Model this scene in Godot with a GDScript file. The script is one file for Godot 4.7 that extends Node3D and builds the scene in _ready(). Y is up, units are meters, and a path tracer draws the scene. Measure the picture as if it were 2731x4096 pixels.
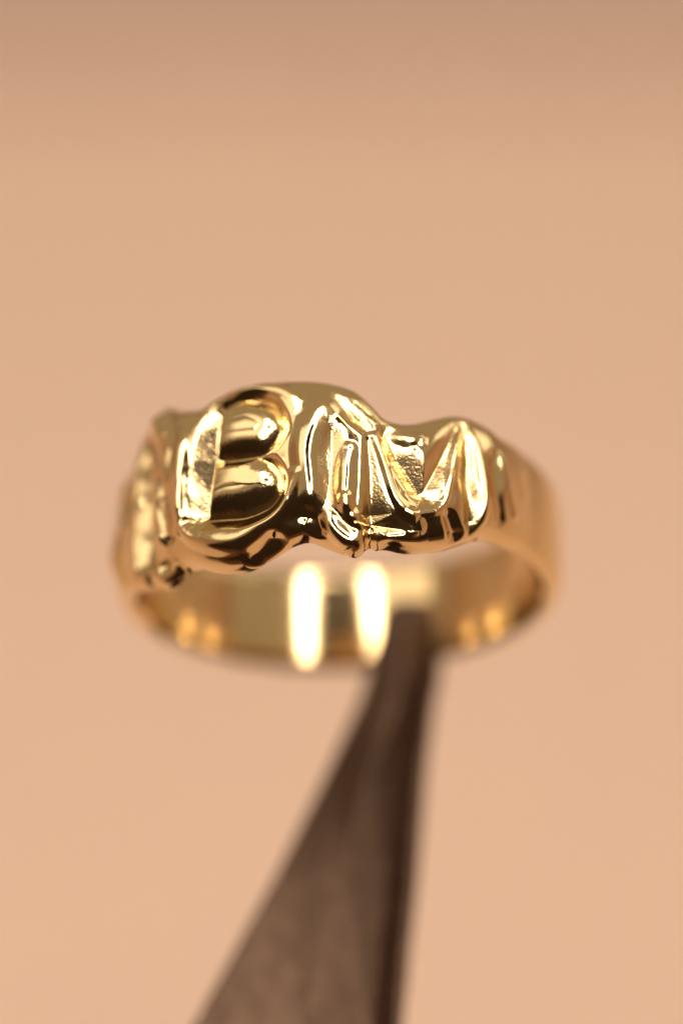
extends Node3D
# A cast gold ring held in dark steel tweezers over a sheet of peach paper, under a round bench lamp.

const MM := 0.001
const PITCH := 45.0          # the camera looks down at the paper
const HEIGHT := 0.10         # ring above the paper
const CAMERA_DISTANCE := 0.25
const RING_TILT := 21.0
const RING_ROLL := 1.2
const RING_AT := Vector3(-0.1, -1.75, -10.2)   # millimetres, seen from the camera
const INNER := 9.3
const PAPER_FRONT := 0.14
const PAPER_BACK := -0.146

var view: Transform3D        # from camera axes (metres, origin at the ring front) to the world
var mats := {}
var noise_fine: FastNoiseLite
var noise_soft: FastNoiseLite

# edge of the band in millimetres along the finger, at each angle round the ring
const EDGE := [
	[-180, 2.45, -2.60],
	[-120, 2.45, -2.55],
	[-96, 2.50, -2.55],
	[-84, 2.60, -2.70],
	[-76, 2.90, -2.90],
	[-70, 3.40, -3.20],
	[-56, 4.50, -3.63],
	[-52, 4.78, -3.71],
	[-48, 4.51, -3.61],
	[-44, 4.26, -3.51],
	[-40, 4.07, -3.66],
	[-36, 4.04, -3.96],
	[-32, 4.28, -4.16],
	[-28, 4.50, -4.28],
	[-24, 4.59, -4.26],
	[-20, 4.57, -4.00],
	[-16, 4.57, -3.70],
	[-12, 4.52, -3.38],
	[-8, 4.46, -3.26],
	[-4, 4.36, -3.52],
	[0, 4.22, -3.83],
	[4, 3.98, -4.00],
	[8, 3.37, -3.78],
	[12, 2.59, -3.63],
	[16, 2.38, -3.72],
	[20, 2.46, -3.73],
	[24, 2.73, -3.59],
	[28, 2.98, -3.43],
	[32, 3.14, -3.13],
	[36, 3.16, -2.82],
	[40, 3.02, -2.51],
	[44, 2.77, -2.39],
	[48, 2.69, -2.39],
	[52, 2.67, -2.37],
	[56, 2.62, -2.31],
	[64, 2.50, -2.35],
	[74, 2.45, -2.45],
	[90, 2.45, -2.50],
	[180, 2.45, -2.60],
]

# the carving of the head: [kind, letter, control points]; a groove point is angle, place across, depth, width left, width right;
# a ridge point is angle, place across, height, width
const CARVING := [
	["groove", "B", [-30, 0.817, 0.62, 0.35, 0.92, -31.5, 0.586, 0.8, 0.5, 1.2, -33.75, 0.328, 0.7, 0.42, 1.05]],
	["bowl", "B", [-29.25, 0.840, 0.4, 0.3, 1, -25.25, 0.845, 0.45, 0.3, 1.1, -20.5, 0.842, 0.5, 0.3, 1.1, -16, 0.792, 0.5, 0.35, 1.1, -13.5, 0.722, 0.5, 0.35, 1.1, -12.75, 0.649, 0.5, 0.4, 1.1, -14.5, 0.581, 0.52, 0.4, 1.15, -17.5, 0.544, 0.55, 0.4, 1.15, -22.5, 0.554, 0.6, 0.5, 1.2, -29, 0.574, 0.6, 0.5, 1.2]],
	["bowl", "B", [-18.5, 0.524, 0.4, 0.5, 1.1, -15.5, 0.476, 0.45, 0.4, 1.15, -13.5, 0.404, 0.5, 0.35, 1.2, -13.75, 0.331, 0.55, 0.4, 1.3, -16.75, 0.281, 0.62, 0.55, 1.4, -21.75, 0.278, 0.66, 0.6, 1.45, -28.25, 0.296, 0.66, 0.6, 1.4, -33.25, 0.303, 0.55, 0.6, 1, -38.25, 0.306, 0.3, 0.5, 0.5]],
	["groove", "M", [7.25, 0.637, 0.14, 0.28, 0.22, 7.75, 0.243, 0.5, 1, 0.55, 8, 0.185, 0.38, 0.75, 0.45]],
	["groove", "M", [8, 0.185, 0.4, 0.8, 0.3, 11.75, 0.173, 0.35, 0.8, 0.3, 16, 0.188, 0.1, 0.6, 0.2]],
	["groove", "M", [11.75, 0.769, 0.42, 0.72, 0.55, 14.75, 0.619, 0.56, 0.95, 0.7, 20, 0.426, 0.62, 1.05, 0.75]],
	["groove", "M", [29.75, 0.782, 0.22, 0.32, 0.4, 25, 0.584, 0.44, 0.63, 0.8, 20.5, 0.416, 0.5, 0.7, 0.9]],
	["groove", "M", [18.75, 0.424, 0.45, 0.3, 0.6, 21, 0.404, 0.45, 0.3, 0.6, 23, 0.376, 0.25, 0.3, 0.45]],
	["groove", "M", [32.25, 0.787, 0.25, 0.33, 0.42, 32.75, 0.456, 0.48, 0.62, 0.82, 33.5, 0.201, 0.28, 0.45, 0.55, 34, 0.135, 0.1, 0.15, 0.2]],
	["trough", "M", [-2, 0.672, 0.16, 0.45, 0.5, -1.25, 0.617, 0.24, 0.65, 0.7, -1.25, 0.519, 0.24, 0.65, 0.75, -1.75, 0.404, 0.24, 0.6, 0.65, -2.5, 0.318, 0.2, 0.5, 0.55, -3.75, 0.216, 0.12, 0.4, 0.4]],
	["groove", "M", [-0.5, 0.835, 0.1, 0.3, 0.3, 2.25, 0.772, 0.25, 0.5, 0.45, 4.5, 0.739, 0.3, 0.5, 0.5, 7.25, 0.699, 0.2, 0.4, 0.35]],
	["groove", "M", [4, 0.830, 0.1, 0.3, 0.3, 7.75, 0.820, 0.18, 0.4, 0.4, 11.25, 0.825, 0.12, 0.3, 0.3]],
	["ridge", "", [-2.75, 0.810, 0.12, 0.8, -4.25, 0.694, 0.25, 1, -6.25, 0.594, 0.3, 1, -7.25, 0.494, 0.3, 0.95, -7, 0.419, 0.3, 0.9, -6.75, 0.336, 0.28, 0.95, -6.75, 0.243, 0.22, 1, -7.5, 0.165, 0, 0.9]],
	["ridge", "", [2.75, 0.559, 0.08, 0.5, 2, 0.474, 0.2, 0.6, 1.75, 0.376, 0.22, 0.6, 1.5, 0.283, 0.2, 0.55]],
	["ridge", "", [1.75, 0.306, 0.12, 0.45, 2.25, 0.256, 0.2, 0.48, 3.75, 0.216, 0.22, 0.48, 5.25, 0.170, 0.12, 0.45]],
	["ridge", "", [-3.25, 0.201, 0.1, 0.5, -1, 0.150, 0.3, 0.6, 1.5, 0.120, 0.42, 0.7, 3.75, 0.110, 0.42, 0.65, 3.75, 0.070, 0.35, 0.65]],
	["ridge", "", [8.75, 0.692, 0.05, 0.25, 10.75, 0.559, 0.1, 0.25, 12.75, 0.404, 0.12, 0.28, 14.5, 0.333, 0.12, 0.35, 17.25, 0.283, 0.15, 0.5, 20.25, 0.291, 0.12, 0.4, 23.5, 0.306, 0.1, 0.3, 26, 0.373, 0.1, 0.28, 27, 0.479, 0.1, 0.26, 28.5, 0.632, 0.08, 0.25, 30.5, 0.772, 0.05, 0.25]],
	["ridge", "", [33.25, 0.777, 0.05, 0.25, 35, 0.637, 0.12, 0.3, 36.25, 0.461, 0.14, 0.32, 37, 0.303, 0.14, 0.35, 36.5, 0.211, 0.1, 0.35, 35, 0.175, 0, 0.3]],
	["ridge", "", [17.25, 0.283, 0.12, 0.4, 17.5, 0.218, 0.2, 0.5, 19, 0.218, 0.15, 0.5]],
	["ridge", "", [13.25, 0.797, 0, 0.3, 15, 0.764, 0.1, 0.35, 17.75, 0.749, 0.12, 0.4, 20, 0.764, 0.14, 0.35, 20.5, 0.729, 0.05, 0.3]],
	["ridge", "", [-39.25, 0.822, 0, 0.4, -39.5, 0.702, 0.2, 0.5, -39.75, 0.556, 0.28, 0.5, -40.25, 0.409, 0.28, 0.5, -39.75, 0.281, 0.24, 0.55, -36.75, 0.221, 0.18, 0.6, -28.5, 0.178, 0.2, 0.7, -20, 0.188, 0.18, 0.7, -12.75, 0.256, 0.12, 0.5, -10.25, 0.386, 0.08, 0.45]],
	["ridge", "", [-28.5, 0.810, 0, 0.4, -24.5, 0.855, 0.18, 0.5, -18.25, 0.882, 0.2, 0.5, -11.75, 0.827, 0.15, 0.5, -9, 0.742, 0.05, 0.5]],
	["ridge", "", [-20.75, 0.068, -0.35, 0.8, -16.5, 0.098, -0.35, 0.8]],
	["ridge", "", [-49.5, 0.103, -0.3, 0.5, -45.5, 0.068, -0.2, 0.4]],
	["ridge", "", [-58.75, 0.083, -0.3, 0.4, -60, 0.040, -0.2, 0.35]],
	["ridge", "", [27, 0.253, -0.2, 0.5, 29.5, 0.145, -0.28, 0.6]],
	["ridge", "", [-10.5, 0.168, -0.1, 0.6, -6.75, 0.185, -0.25, 0.8, -5.25, 0.120, -0.2, 0.6]],
	["ridge", "", [7.25, 0.150, -0.2, 0.35, 8, 0.033, -0.3, 0.4, 7.75, 0.000, -0.2, 0.4]],
	["ridge", "", [11, 0.133, 0.1, 0.5, 16.5, 0.148, 0.12, 0.6, 22.25, 0.148, 0, 0.5]],
	["ridge", "", [-49.5, 0.832, 0.35, 0.8, -46.25, 0.707, 0.35, 0.7, -47, 0.549, 0.3, 0.7, -48, 0.456, 0.3, 0.7, -48.5, 0.263, 0.2, 0.7]],
	["groove", "", [-46, 0.709, 0.3, 0.45, 0.45, -48, 0.564, 0.38, 0.45, 0.45, -46.75, 0.409, 0.38, 0.45, 0.45, -45.25, 0.223, 0.2, 0.4, 0.4]],
	["ridge", "", [-46.5, 0.424, 0.15, 0.4, -45, 0.318, 0.18, 0.4, -45, 0.246, 0.15, 0.35]],
	["ridge", "", [-47.75, 0.231, 0.15, 0.5]],
	["ridge", "", [-52.5, 0.363, -0.2, 0.3]],
	["ridge", "", [-58, 0.850, -0.4, 0.9, -59, 0.550, -0.7, 1, -60, 0.200, -0.5, 0.9]],
	["ridge", "", [-70, 0.900, -0.3, 1.2, -72, 0.720, -0.5, 1.2, -70, 0.600, -0.35, 1]],
	["ridge", "", [-77, 0.500, 0.25, 1.1, -78, 0.350, 0.38, 1.2, -77, 0.150, 0.25, 1.1]],
	["ridge", "", [-66, 0.300, 0.1, 0.8, -66, 0.100, 0.2, 0.9]],
	["ridge", "", [-50, 0.930, 0.12, 0.9, -51, 0.860, 0.18, 0.9]],
	["ridge", "", [-47, 0.050, 0.3, 0.8, -51, 0.040, 0.45, 0.9, -55, 0.080, 0.3, 0.8]],
	["ridge", "", [-57, 0.300, -0.25, 0.7, -56, 0.140, -0.35, 0.6]],
	["ridge", "", [39.75, 0.619, -0.15, 0.5, 40.25, 0.424, -0.2, 0.55, 42.5, 0.226, -0.15, 0.5]],
	["ridge", "", [42.75, 0.647, 0.1, 0.45, 44.75, 0.459, 0.13, 0.5, 47.75, 0.298, 0.15, 0.45]],
	["ridge", "", [51.25, 0.647, 0.06, 0.4, 53.25, 0.469, 0.06, 0.4]],
]

func _ready() -> void:
	view = Transform3D(Basis(Vector3.RIGHT, -deg_to_rad(PITCH)), Vector3(0, HEIGHT, 0))
	make_camera()
	make_air()
	make_materials()
	make_lamp()
	make_added_fill_lamp(Vector3(-0.40, 0.60, -0.10), Vector2(0.30, 0.46), "added unseen fill lamp box with a glowing face high on the left of the ring")
	make_added_fill_lamp(Vector3(0.56, 0.36, -0.40), Vector2(0.30, 0.46), "added unseen fill lamp box with a glowing face on the right behind the ring")
	make_room()
	make_tweezers()
	make_ring()

# ---------------------------------------------------------------- camera, air, light
func make_camera() -> void:
	var cam := Camera3D.new()
	cam.name = "camera"
	cam.near = 0.02
	cam.far = 20.0
	cam.transform = view * Transform3D(Basis(), Vector3(0, 0, CAMERA_DISTANCE))
	var att := CameraAttributesPhysical.new()
	att.frustum_focal_length = 85.0
	att.frustum_focus_distance = CAMERA_DISTANCE - 0.0003
	att.exposure_aperture = 3.9
	add_child(cam)
	cam.attributes = att
	# frame of 2 * 0.0924 at one metre: frustum projection keeps that whatever the focus
	cam.projection = Camera3D.PROJECTION_FRUSTUM
	cam.size = 2.0 * 0.0924 * cam.near
	cam.frustum_offset = Vector2.ZERO
	cam.current = true

func make_air() -> void:
	var we := WorldEnvironment.new()
	we.name = "air"
	var e := Environment.new()
	e.background_mode = Environment.BG_COLOR
	e.background_color = Color(0.235, 0.178, 0.115).linear_to_srgb()
	e.tonemap_mode = Environment.TONE_MAPPER_LINEAR
	e.tonemap_exposure = 1.56
	e.sdfgi_enabled = true
	e.ssao_enabled = true
	e.ssil_enabled = true
	we.environment = e
	add_child(we)

func make_lamp() -> void:
	# round bench lamp straight above the ring, its hub dark
	var root := Node3D.new()
	root.name = "ring_lamp"
	root.transform = Transform3D(Basis(), Vector3(0, HEIGHT + 0.2, 0.012))
	tag(root, "round bench lamp with a glowing ring and dark hub above the gold ring", "lamp")
	add_child(root)
	var r0 := 0.060
	var r1 := 0.086
	lathe("housing", [[0.0, 0.03], [0.06, 0.03], [0.1, 0.016], [0.1, -0.002], [r1, -0.002], [r1, 0.004], [r0, 0.004], [r0, -0.002], [0.0, -0.002]], 96, mats.black_plastic, root)
	lathe("diffuser", [[r0 + 0.0002, 0.0035], [r0 + 0.0002, 0.0005], [r1 - 0.0002, 0.0005], [r1 - 0.0002, 0.0035]], 96, mats.diffuser, root)
	var n := 16
	for i in n:
		var a := TAU * (i + 0.5) / n
		var l := AreaLight3D.new()
		l.name = "lamp_light"
		l.area_size = Vector2(0.0285, 0.025)
		l.light_color = Color(1.0, 0.86, 0.70).linear_to_srgb()
		l.light_energy = 0.0022
		l.area_normalize_energy = true
		l.shadow_enabled = true
		l.set("area_range", 3.0)
		var out := Vector3(cos(a), 0, sin(a))
		var b := Basis(Vector3(-sin(a), 0, cos(a)), out, Vector3(-sin(a), 0, cos(a)).cross(out))
		if b.z.y < 0.0:
			b = Basis(-b.x, b.y, -b.z)
		l.transform = root.transform * Transform3D(b, out * (r0 + r1) * 0.5 + Vector3(0, -0.001, 0))
		add_child(l, true)

func make_added_fill_lamp(at: Vector3, size: Vector2, label: String) -> void:  # unseen lamp box, added to vary the reflections in the gold
	var root := Node3D.new()
	root.name = "added_fill_lamp"
	tag(root, label, "lamp")
	root.set_meta("group", "added fill lamps beside the ring")
	root.transform = Transform3D(Basis(), Vector3(0, HEIGHT, 0) + at).looking_at(Vector3(0, HEIGHT, 0), Vector3.UP if absf(at.normalized().y) < 0.9 else Vector3.RIGHT)
	add_child(root, true)
	slab("housing", Vector3(size.x + 0.03, size.y + 0.03, 0.06), Vector3(0, 0, 0.035), mats.black_plastic, root)
	slab("diffuser", Vector3(size.x, size.y, 0.004), Vector3(0, 0, 0.0), mats.fill_diffuser, root)
	var l := AreaLight3D.new()
	l.name = "added_fill_light"
	l.area_size = size
	l.light_color = Color(1.0, 0.86, 0.68).linear_to_srgb()
	l.light_energy = 0.6 * size.x * size.y / PI
	l.shadow_enabled = true
	l.set("area_range", 3.0)
	l.transform = root.transform * Transform3D(Basis(), Vector3(0, 0, -0.004))
	add_child(l, true)

# ---------------------------------------------------------------- materials
func noise_map(freq: float, octaves: int, seed_: int, size := 512) -> NoiseTexture2D:
	var n := FastNoiseLite.new()
	n.noise_type = FastNoiseLite.TYPE_SIMPLEX_SMOOTH
	n.frequency = freq
	n.fractal_octaves = octaves
	n.seed = seed_
	var t := NoiseTexture2D.new()
	t.width = size
	t.height = size
	t.seamless = true
	t.noise = n
	return t

func ramp(tex: NoiseTexture2D, a: Color, b: Color, lo := 0.3, hi := 0.7) -> NoiseTexture2D:
	var g := Gradient.new()
	g.offsets = PackedFloat32Array([lo, hi])
	g.colors = PackedColorArray([a, b])
	tex.color_ramp = g
	return tex

func lin(r: float, g: float, b: float) -> Color:
	return Color(r, g, b).linear_to_srgb()

func make_materials() -> void:
	noise_fine = FastNoiseLite.new()
	noise_fine.seed = 4
	noise_fine.frequency = 1.0
	noise_fine.fractal_octaves = 2
	noise_soft = FastNoiseLite.new()
	noise_soft.seed = 9
	noise_soft.frequency = 1.0
	noise_soft.fractal_octaves = 2
	var gold := StandardMaterial3D.new()
	gold.resource_name = "polished_gold"
	gold.albedo_color = lin(0.86, 0.655, 0.355)
	gold.metallic = 1.0
	gold.roughness_texture = ramp(noise_map(0.02, 4, 31), Color(0.07, 0.07, 0.07), Color(0.14, 0.14, 0.14))
	gold.roughness = 1.0
	gold.uv1_triplanar = true
	gold.uv1_scale = Vector3.ONE * 150.0
	mats.gold = gold
	var cast := StandardMaterial3D.new()
	cast.resource_name = "cast_gold"
	cast.albedo_color = lin(0.86, 0.655, 0.355)
	cast.metallic = 1.0
	cast.roughness = 0.13
	cast.heightmap_enabled = true
	cast.heightmap_texture = noise_map(0.11, 3, 21)
	cast.heightmap_scale = 0.00028
	cast.uv1_triplanar = true
	cast.uv1_scale = Vector3.ONE * 230.0
	mats.cast = cast
	var satin := cast.duplicate()
	satin.resource_name = "satin_cast_gold"
	satin.roughness = 0.2
	satin.heightmap_scale = 0.0004
	mats.satin = satin
	var band := StandardMaterial3D.new()
	band.resource_name = "brushed_gold"
	band.albedo_color = lin(0.86, 0.655, 0.355)
	band.metallic = 1.0
	band.roughness = 0.12
	band.heightmap_enabled = true
	band.heightmap_texture = noise_map(0.05, 3, 12)
	band.heightmap_scale = 0.0004
	band.uv1_triplanar = true
	band.uv1_scale = Vector3(30, 260, 30)
	mats.band = band
	var steel := StandardMaterial3D.new()
	steel.resource_name = "dark_steel"
	steel.albedo_texture = ramp(noise_map(0.012, 3, 5), lin(0.072, 0.045, 0.032), lin(0.096, 0.060, 0.043))
	steel.metallic = 1.0
	steel.roughness_texture = ramp(noise_map(0.012, 4, 8), Color(0.44, 0.44, 0.44), Color(0.5, 0.5, 0.5))
	steel.uv1_triplanar = true
	steel.uv1_scale = Vector3.ONE * 110.0
	mats.steel = steel
	var paper := StandardMaterial3D.new()
	paper.resource_name = "peach_paper"
	paper.albedo_texture = ramp(noise_map(0.03, 5, 2), lin(0.83, 0.60, 0.48), lin(0.86, 0.625, 0.50))
	paper.roughness = 0.85
	paper.uv1_triplanar = true
	paper.uv1_scale = Vector3.ONE * 8.0
	mats.paper = paper
	var wood := StandardMaterial3D.new()
	wood.resource_name = "dark_wood"
	wood.albedo_color = lin(0.67, 0.475, 0.39)
	wood.roughness = 0.6
	mats.wood = wood
	var strip_brown := StandardMaterial3D.new()
	strip_brown.resource_name = "dark_strip_brown"
	strip_brown.albedo_color = lin(0.17, 0.078, 0.045)
	strip_brown.roughness = 0.7
	mats.strip_brown = strip_brown
	var added_dark_panel := StandardMaterial3D.new()
	added_dark_panel.resource_name = "dark_panel_paint"
	added_dark_panel.albedo_color = lin(0.055, 0.036, 0.026)
	added_dark_panel.roughness = 0.9
	mats.added_dark_panel = added_dark_panel
	var bp := StandardMaterial3D.new()
	bp.resource_name = "black_plastic"
	bp.albedo_color = lin(0.02, 0.02, 0.02)
	bp.roughness = 0.5
	mats.black_plastic = bp
	var dif := StandardMaterial3D.new()
	dif.resource_name = "lamp_diffuser"
	dif.albedo_color = Color(0.9, 0.9, 0.9)
	dif.emission_enabled = true
	dif.emission = Color(1.0, 0.86, 0.70).linear_to_srgb()
	dif.emission_energy_multiplier = 1.5
	mats.diffuser = dif
	var soft := dif.duplicate()
	soft.resource_name = "fill_lamp_diffuser"
	soft.emission_energy_multiplier = 0.3
	mats.fill_diffuser = soft

# ---------------------------------------------------------------- helpers
func tag(o: Node, label := "", category := "", kind := "") -> void:
	if label:
		o.set_meta("label", label)
	if category:
		o.set_meta("category", category)
	if kind:
		o.set_meta("kind", kind)

func commit(called: String, v: PackedVector3Array, n: PackedVector3Array, idx: PackedInt32Array, m: Material, parent: Node) -> MeshInstance3D:
	# keeps only the vertices that the faces use
	var used := PackedInt32Array()
	used.resize(v.size())
	used.fill(-1)
	var vv := PackedVector3Array()
	var nn := PackedVector3Array()
	var ii := PackedInt32Array()
	ii.resize(idx.size())
	for k in idx.size():
		var a := idx[k]
		if used[a] < 0:
			used[a] = vv.size()
			vv.append(v[a])
			nn.append(n[a])
		ii[k] = used[a]
	var arr := []
	arr.resize(Mesh.ARRAY_MAX)
	arr[Mesh.ARRAY_VERTEX] = vv
	arr[Mesh.ARRAY_NORMAL] = nn
	arr[Mesh.ARRAY_INDEX] = ii
	var mesh := ArrayMesh.new()
	mesh.add_surface_from_arrays(Mesh.PRIMITIVE_TRIANGLES, arr)
	var o := MeshInstance3D.new()
	o.name = called
	o.mesh = mesh
	mesh.surface_set_material(0, m)
	parent.add_child(o, true)
	return o

func lathe(called: String, prof: Array, n: int, m: Material, parent: Node) -> MeshInstance3D:
	var st := SurfaceTool.new()
	st.begin(Mesh.PRIMITIVE_TRIANGLES)
	st.set_smooth_group(-1)
	for i in n:
		var a := TAU * i / n
		var b := TAU * (i + 1) / n
		for k in prof.size() - 1:
			var p: Array = prof[k]
			var q: Array = prof[k + 1]
			var v := [Vector3(p[0] * cos(a), p[1], p[0] * sin(a)), Vector3(q[0] * cos(a), q[1], q[0] * sin(a)), Vector3(q[0] * cos(b), q[1], q[0] * sin(b)), Vector3(p[0] * cos(b), p[1], p[0] * sin(b))]
			for t in [[0, 1, 2], [0, 2, 3]]:
				for x in t:
					st.add_vertex(v[x])
	st.generate_normals()
	var o := MeshInstance3D.new()
	o.name = called
	o.mesh = st.commit()
	o.mesh.surface_set_material(0, m)
	parent.add_child(o, true)
	return o

func slab(called: String, size: Vector3, at: Vector3, m: Material, parent: Node) -> MeshInstance3D:
	var b := BoxMesh.new()
	b.size = size
	b.material = m
	var o := MeshInstance3D.new()
	o.name = called
	o.mesh = b
	o.position = at
	parent.add_child(o, true)
	return o

# ---------------------------------------------------------------- setting
func make_room() -> void:
	tag(slab("bench_top", Vector3(3.0, 0.04, 2.2), Vector3(0, -0.0212, -0.6), mats.wood, self), "dark wooden bench top under the peach paper", "", "structure")
	# the sheet lies flat under the ring and curls up to the left and right out of view, a trough shaped as reflectors for the gold
	var st := SurfaceTool.new()
	st.begin(Mesh.PRIMITIVE_TRIANGLES)
	st.set_smooth_group(0)
	var prof := PackedVector2Array()
	for k in 25:
		var a := deg_to_rad(80.0) * k / 24.0
		prof.append(Vector2(0.13 + 0.22 * sin(a), 0.22 * (1.0 - cos(a))))
	prof.append(prof[-1] + Vector2(0.02, 0.115))
	var line := PackedVector2Array()
	for k in range(prof.size() - 1, -1, -1):
		line.append(Vector2(-prof[k].x, prof[k].y))
	line.append_array(prof)
	for k in line.size() - 1:
		var p := line[k]
		var q := line[k + 1]
		var v := [Vector3(p.x, p.y, PAPER_BACK), Vector3(q.x, q.y, PAPER_BACK), Vector3(q.x, q.y, PAPER_FRONT), Vector3(p.x, p.y, PAPER_FRONT)]
		for x in [0, 1, 2, 0, 2, 3]:
			st.add_vertex(v[x])
	st.generate_normals()
	var sheet := MeshInstance3D.new()
	sheet.name = "paper_sheet"
	sheet.mesh = st.commit()
	sheet.mesh.surface_set_material(0, mats.paper)
	add_child(sheet)
	tag(sheet, "smooth peach paper sheet lying blurred behind the ring", "", "structure")
	tag(slab("added_dark_strip", Vector3(2.4, 0.003, 0.36), Vector3(0, 0.0008, 0.335), mats.strip_brown, self), "added dark brown strip out of view that darkens reflections under the ring", "", "structure")  # unseen strip, added so the underside of the ring reflects dark
	tag(slab("added_dark_panel", Vector3(5.0, 1.6, 0.05), Vector3(0, 0.75, 0.55), mats.added_dark_panel, self), "added dark panel behind the camera that gives the gold dark reflections", "", "structure")  # unseen panel, added and sized for the dark reflections in the gold

# ---------------------------------------------------------------- tweezers
func make_tweezers() -> void:
	var root := Node3D.new()
	root.name = "tweezers"
	tag(root, "dark brown steel tweezers gripping the gold ring at its back", "tweezers")
	root.transform = view
	add_child(root)
	# one blade: stations along its length, each [y, left, ridge, shoulder, right] in millimetres
	var st := [
		[-4.2, 2.6, 3.3, 3.9, 4.4], [-4.35, 2.2, 3.2, 4.0, 4.7], [-5.2, 1.85, 3.1, 4.0, 4.9],
		[-8.0, 1.2, 2.8, 3.8, 4.75], [-9.1, 0.85, 2.6, 3.4, 4.5], [-12.2, -0.6, 1.4, 2.6, 4.1],
		[-17.0, -3.0, 0.1, 2.1, 3.7], [-24.2, -7.0, -1.6, 1.4, 2.9], [-30.0, -10.0, -3.0, 1.5, 2.4], [-60.0, -17.0, -9.0, -2.0, 0.0], [-110.0, -20.0, -13.0, -7.0, -5.0]]
	blade(root, st, -17.0, 1.4, 1)
	blade(root, st, -20.75, 1.4, -1)

func blade(root: Node3D, st: Array, z0: float, thick: float, side: int) -> void:
	var lean := tan(deg_to_rad(RING_TILT))
	var tool := SurfaceTool.new()
	tool.begin(Mesh.PRIMITIVE_TRIANGLES)
	var rings := []
	for s in st:
		var y: float = s[0]
		var w: float = s[4] - s[1]
		var z: float = z0 + (-4.5 - y) * lean
		var d := clampf(w * 0.15, 0.22, 0.8)
		var t := thick * clampf(0.55 + w * 0.12, 0.6, 1.6)
		var zz := z - 0.5 * thick
		if side > 0:
			rings.append([Vector3(s[1], y, zz + t * 0.35), Vector3(s[1] + 0.12, y, zz + t * 0.5), Vector3(s[2] - 0.15, y, zz + t * 0.5 + d * 0.93), Vector3(s[2] + 0.15, y, zz + t * 0.5 + d * 0.93), Vector3(s[3], y, zz + t * 0.5 + d * 0.25), Vector3(s[4], y, zz + t * 0.1 - d * 1.1), Vector3(s[4], y, zz - 0.2), Vector3(s[1], y, zz - 0.2)])
		else:
			rings.append([Vector3(s[1] + 0.3, y, zz + 0.2), Vector3(s[4] - 0.2, y, zz + 0.2), Vector3(s[4] - 0.2, y, zz - t * 0.5), Vector3(s[2], y, zz - t * 0.5 - d), Vector3(s[1] + 0.3, y, zz - t * 0.5)])
	var n: int = rings[0].size()
	for k in rings.size() - 1:
		for i in n:
			var j := (i + 1) % n
			quad(tool, rings[k][i], rings[k][j], rings[k + 1][j], rings[k + 1][i])
	for i in range(1, n - 1):
		tri(tool, rings[0][0], rings[0][i + 1], rings[0][i])
	tool.generate_normals()
	var o := MeshInstance3D.new()
	o.name = "blade"
	o.mesh = tool.commit()
	o.mesh.surface_set_material(0, mats.steel)
	root.add_child(o, true)

func quad(t: SurfaceTool, a: Vector3, b: Vector3, c: Vector3, d: Vector3) -> void:
	tri(t, a, b, c)
	tri(t, a, c, d)

func tri(t: SurfaceTool, a: Vector3, b: Vector3, c: Vector3) -> void:
	t.set_smooth_group(-1)
	for v in [a, b, c]:
		t.add_vertex(v * MM)

# ---------------------------------------------------------------- the ring
func headness(deg: float) -> float:
	var a := clampf((absf(deg) - 38.0) / 22.0, 0.0, 1.0)
	return 1.0 - a * a * (3.0 - 2.0 * a)

func edge(deg: float, col: int) -> float:
	for k in EDGE.size() - 1:
		if deg <= EDGE[k + 1][0]:
			var t: float = (deg - EDGE[k][0]) / (EDGE[k + 1][0] - EDGE[k][0])
			var k0: int = maxi(k - 1, 0)
			var k3: int = mini(k + 2, EDGE.size() - 1)
			return cubic_interpolate(EDGE[k][col], EDGE[k + 1][col], EDGE[k0][col], EDGE[k3][col], t)
	return EDGE[-1][col]

func outer_profile(deg: float, n: int) -> PackedVector2Array:
	# points (radius, height) from the lower edge to the upper one, evenly spaced
	var vt := edge(deg, 1)
	var vb := edge(deg, 2)
	var h := headness(deg)
	var thick := 1.15 + 0.75 * h
	var p := 0.55 + 0.15 * h
	var raw := PackedVector2Array()
	var len := PackedFloat32Array()
	var total := 0.0
	for k in 241:
		var ph := -PI / 2.0 + PI * k / 240.0
		var s := sin(ph)
		var v := (vt + vb) * 0.5 + (vt - vb) * 0.5 * signf(s) * pow(absf(s), p)
		var r := INNER + 0.3 + (thick - 0.3) * pow(maxf(cos(ph), 0.0), p)
		raw.append(Vector2(r, v))
		if k:
			total += raw[k].distance_to(raw[k - 1])
		len.append(total)
	var out := PackedVector2Array()
	var at := 0
	for j in n:
		var want := total * j / (n - 1)
		while at < 239 and len[at + 1] < want:
			at += 1
		var t := clampf((want - len[at]) / maxf(len[at + 1] - len[at], 1e-6), 0.0, 1.0)
		out.append(raw[at].lerp(raw[at + 1], t))
	return out

func smax(a: float, b: float, k: float) -> float:
	var h := maxf(k - absf(a - b), 0.0)
	return maxf(a, b) + h * h / (4.0 * k)

func smooth_line(raw: Array, step: int) -> Array:
	# a rounder line through the same points
	var n := raw.size() / step
	if n < 3:
		return raw
	var out := []
	for k in n - 1:
		for s in 8:
			for c in step:
				var a: float = raw[maxi(k - 1, 0) * step + c]
				var d: float = raw[mini(k + 2, n - 1) * step + c]
				out.append(cubic_interpolate(raw[k * step + c], raw[(k + 1) * step + c], a, d, s / 8.0))
	for c in step:
		out.append(raw[(n - 1) * step + c])
	return out

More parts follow.
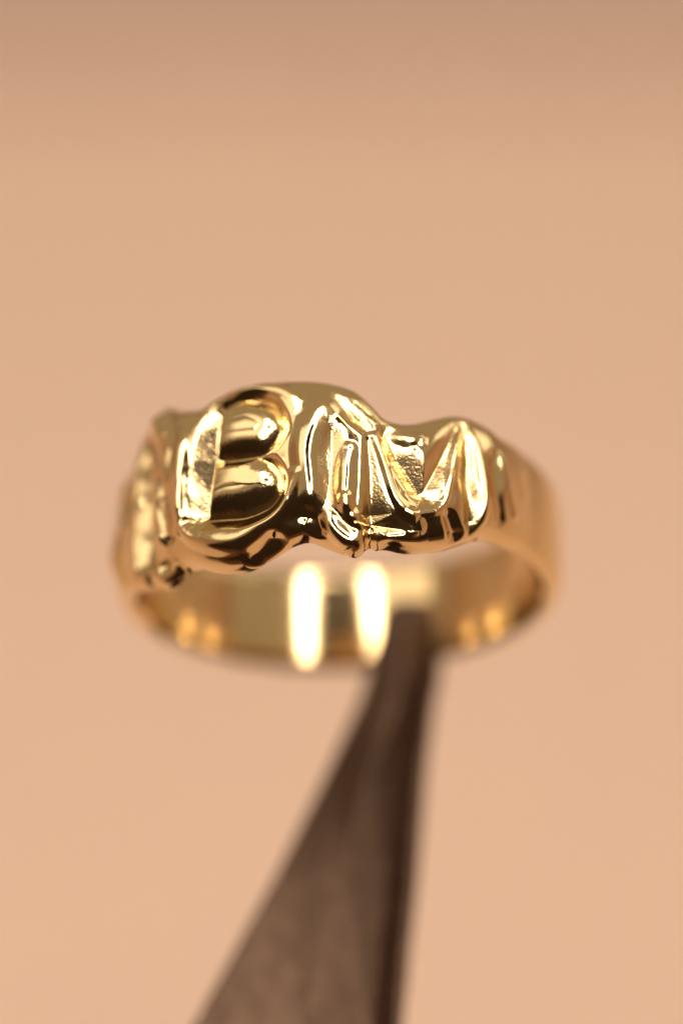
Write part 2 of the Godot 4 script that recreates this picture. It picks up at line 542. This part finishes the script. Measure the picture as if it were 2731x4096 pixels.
func make_ring() -> void:
	var root := Node3D.new()
	root.name = "gold_ring"
	tag(root, "polished yellow gold ring carved with the letters B and M on its wide front", "ring")
	var b := Basis(Vector3.BACK, deg_to_rad(RING_ROLL)) * Basis(Vector3.RIGHT, -deg_to_rad(RING_TILT))
	root.transform = view * Transform3D(b, RING_AT * MM)
	add_child(root)
	# angles round the ring: fine over the carved head, coarse at the back
	var deg := PackedFloat32Array()
	var d := -85.0
	while d < 75.0:
		deg.append(d)
		d += 0.2 if d > -58.0 and d < 50.0 else 0.4
	while d < 274.9:
		deg.append(d)
		d += 1.0
	var ni := deg.size()
	var nj := 300
	var pos := PackedVector3Array()
	pos.resize(ni * nj)
	for i in ni:
		var dd := deg[i] if deg[i] <= 180.0 else deg[i] - 360.0
		var pr := outer_profile(dd, nj)
		var a := deg_to_rad(dd)
		for j in nj:
			pos[i * nj + j] = Vector3(pr[j].x * sin(a), pr[j].y, pr[j].x * cos(a))
	var nor := grid_normals(pos, ni, nj)
	# carve
	var lift := PackedFloat32Array()
	lift.resize(ni * nj)
	var cut := PackedFloat32Array()
	cut.resize(ni * nj)
	cut.fill(-1.0)
	var who := PackedByteArray()
	who.resize(ni * nj)
	for f in CARVING:
		var groove: bool = f[0] != "ridge"
		var bowl: bool = f[0] == "bowl"
		var step := 5 if groove else 4
		var letter := 1 if f[1] == "B" else 2
		var data: Array = f[2] if f[0] == "groove" else smooth_line(f[2], step)
		var pts := PackedVector3Array()
		var far := 0.0
		var t0 := 999.0
		var t1 := -999.0
		var u0 := 2.0
		var u1 := -1.0
		for k in data.size() / step:
			var t: float = data[k * step]
			var u: float = data[k * step + 1]
			var pr := outer_profile(t, 101)
			var at_u := clampf(u, 0.0, 0.9999) * 100.0
			var p := pr[int(at_u)].lerp(pr[int(at_u) + 1], at_u - int(at_u))
			pts.append(Vector3(p.x * sin(deg_to_rad(t)), p.y, p.x * cos(deg_to_rad(t))))
			far = maxf(far, data[k * step + 3])
			if groove:
				far = maxf(far, data[k * step + 4])
			t0 = minf(t0, t)
			t1 = maxf(t1, t)
			u0 = minf(u0, u)
			u1 = maxf(u1, u)
		if groove:
			far *= 1.5
		var margin_t := far / 10.5 * 57.3
		var margin_u := far / 9.0
		for i in ni:
			var dd := deg[i]
			if dd < t0 - margin_t or dd > t1 + margin_t:
				continue
			for j in range(maxi(0, int((u0 - margin_u) * (nj - 1))), mini(nj, int((u1 + margin_u) * (nj - 1)) + 2)):
				var p := pos[i * nj + j]
				var best := 1e9
				var seg := 0
				var along := 0.0
				for k in maxi(pts.size() - 1, 1):
					var a := pts[k]
					var ab := pts[mini(k + 1, pts.size() - 1)] - a
					var t := clampf((p - a).dot(ab) / maxf(ab.length_squared(), 1e-9), 0.0, 1.0)
					var q := (p - a - ab * t).length_squared()
					if q < best:
						best = q
						seg = k
						along = t
				if best > far * far:
					continue
				var dist := sqrt(best)
				var s0 := seg * step
				var s1 := mini(seg + 1, pts.size() - 1) * step
				var size: float = lerpf(data[s0 + 2], data[s1 + 2], along)
				var at := i * nj + j
				if groove:
					var ab := pts[seg + 1] - pts[seg]
					var left := (p - pts[seg]).cross(ab).dot(nor[at]) < 0.0
					var w: float = lerpf(data[s0 + 3], data[s1 + 3], along) if left else lerpf(data[s0 + 4], data[s1 + 4], along)
					var g := size * (1.0 - dist / w)
					if bowl and not left and dist < w:
						g *= 1.0 - dist / w
					if g > cut[at]:
						who[at] = letter
						cut[at] = smax(g, cut[at], 0.12 if bowl else 0.03)
				else:
					var w: float = lerpf(data[s0 + 3], data[s1 + 3], along)
					if dist < w:
						var x := 1.0 - dist * dist / (w * w)
						lift[at] += size * x * x
	for at in ni * nj:
		var p := pos[at]
		var g := smax(cut[at], 0.0, 0.13)
		var h := lift[at] - g
		h += 0.035 * noise_soft.get_noise_3dv(p * 0.4) * headness(deg[at / nj])
		var flank := clampf((-45.0 - deg[at / nj]) / 6.0, 0.0, 1.0) * clampf((deg[at / nj] + 84.0) / 8.0, 0.0, 1.0)
		h += 0.13 * noise_soft.get_noise_3dv(p * 0.4 + Vector3(7, 3, 1)) * flank
		if cut[at] > 0.02:
			h += (0.006 if who[at] == 1 else 0.007) * noise_fine.get_noise_3dv(p * 8.0) * clampf((cut[at] - 0.02) * 20.0, 0.0, 1.0)
		pos[at] = p + nor[at] * h
	nor = grid_normals(pos, ni, nj)
	# faces of the outside, shared out between the band, the head and the two letters
	var idx := [PackedInt32Array(), PackedInt32Array(), PackedInt32Array(), PackedInt32Array()]
	for i in ni:
		var i2 := (i + 1) % ni
		var front := deg[i] > -60.0 and deg[i] < 50.0
		for j in nj - 1:
			var a := i * nj + j
			var c := i2 * nj + j
			var which := 0
			if front:
				which = 1
				if cut[a] > 0.03 and cut[c] > 0.03 and cut[a + 1] > 0.03 and cut[c + 1] > 0.03:
					which = 1 + who[a]
			idx[which].append_array(PackedInt32Array([a, a + 1, c, c, a + 1, c + 1]))
	# the inside, from the upper edge down to the lower edge, slightly domed
	var nk := 25
	var ip := PackedVector3Array()
	for i in ni:
		var top := pos[i * nj + nj - 1]
		var low := pos[i * nj]
		var a := deg_to_rad(deg[i])
		var rt := Vector2(top.x, top.z).length()
		var rl := Vector2(low.x, low.z).length()
		for k in nk:
			var t := float(k) / (nk - 1)
			var e := absf(2.0 * t - 1.0)
			var r: float = INNER + 0.05 * e * e + ((rt if t < 0.5 else rl) - INNER - 0.05) * pow(e, 30.0)
			ip.append(Vector3(r * sin(a), lerpf(top.y, low.y, t), r * cos(a)))
	var inn := grid_normals(ip, ni, nk)
	var base := pos.size()
	var all_p := pos.duplicate()
	all_p.append_array(ip)
	var all_n := nor.duplicate()
	all_n.append_array(inn)
	for i in ni:
		var i2 := (i + 1) % ni
		for k in nk - 1:
			var a := base + i * nk + k
			var c := base + i2 * nk + k
			idx[0].append_array(PackedInt32Array([a, a + 1, c, c, a + 1, c + 1]))
	for k in all_p.size():
		all_p[k] *= MM
	commit("band", all_p, all_n, idx[0], mats.band, root)
	var head := commit("head", all_p, all_n, idx[1], mats.gold, root)
	var lb := commit("letter", all_p, all_n, idx[2], mats.cast, head)
	lb.set_meta("label", "sunken letter B with grainy gold walls")
	var lm := commit("letter", all_p, all_n, idx[3], mats.satin, head)
	lm.set_meta("label", "sunken letter M with grainy gold walls")

func grid_normals(p: PackedVector3Array, ni: int, nj: int) -> PackedVector3Array:
	var n := PackedVector3Array()
	n.resize(ni * nj)
	for i in ni:
		var ia := ((i + ni - 1) % ni) * nj
		var ib := ((i + 1) % ni) * nj
		for j in nj:
			var ja := maxi(j - 1, 0)
			var jb := mini(j + 1, nj - 1)
			var v := (p[ib + j] - p[ia + j]).cross(p[i * nj + jb] - p[i * nj + ja])
			n[i * nj + j] = v.normalized()
	return n
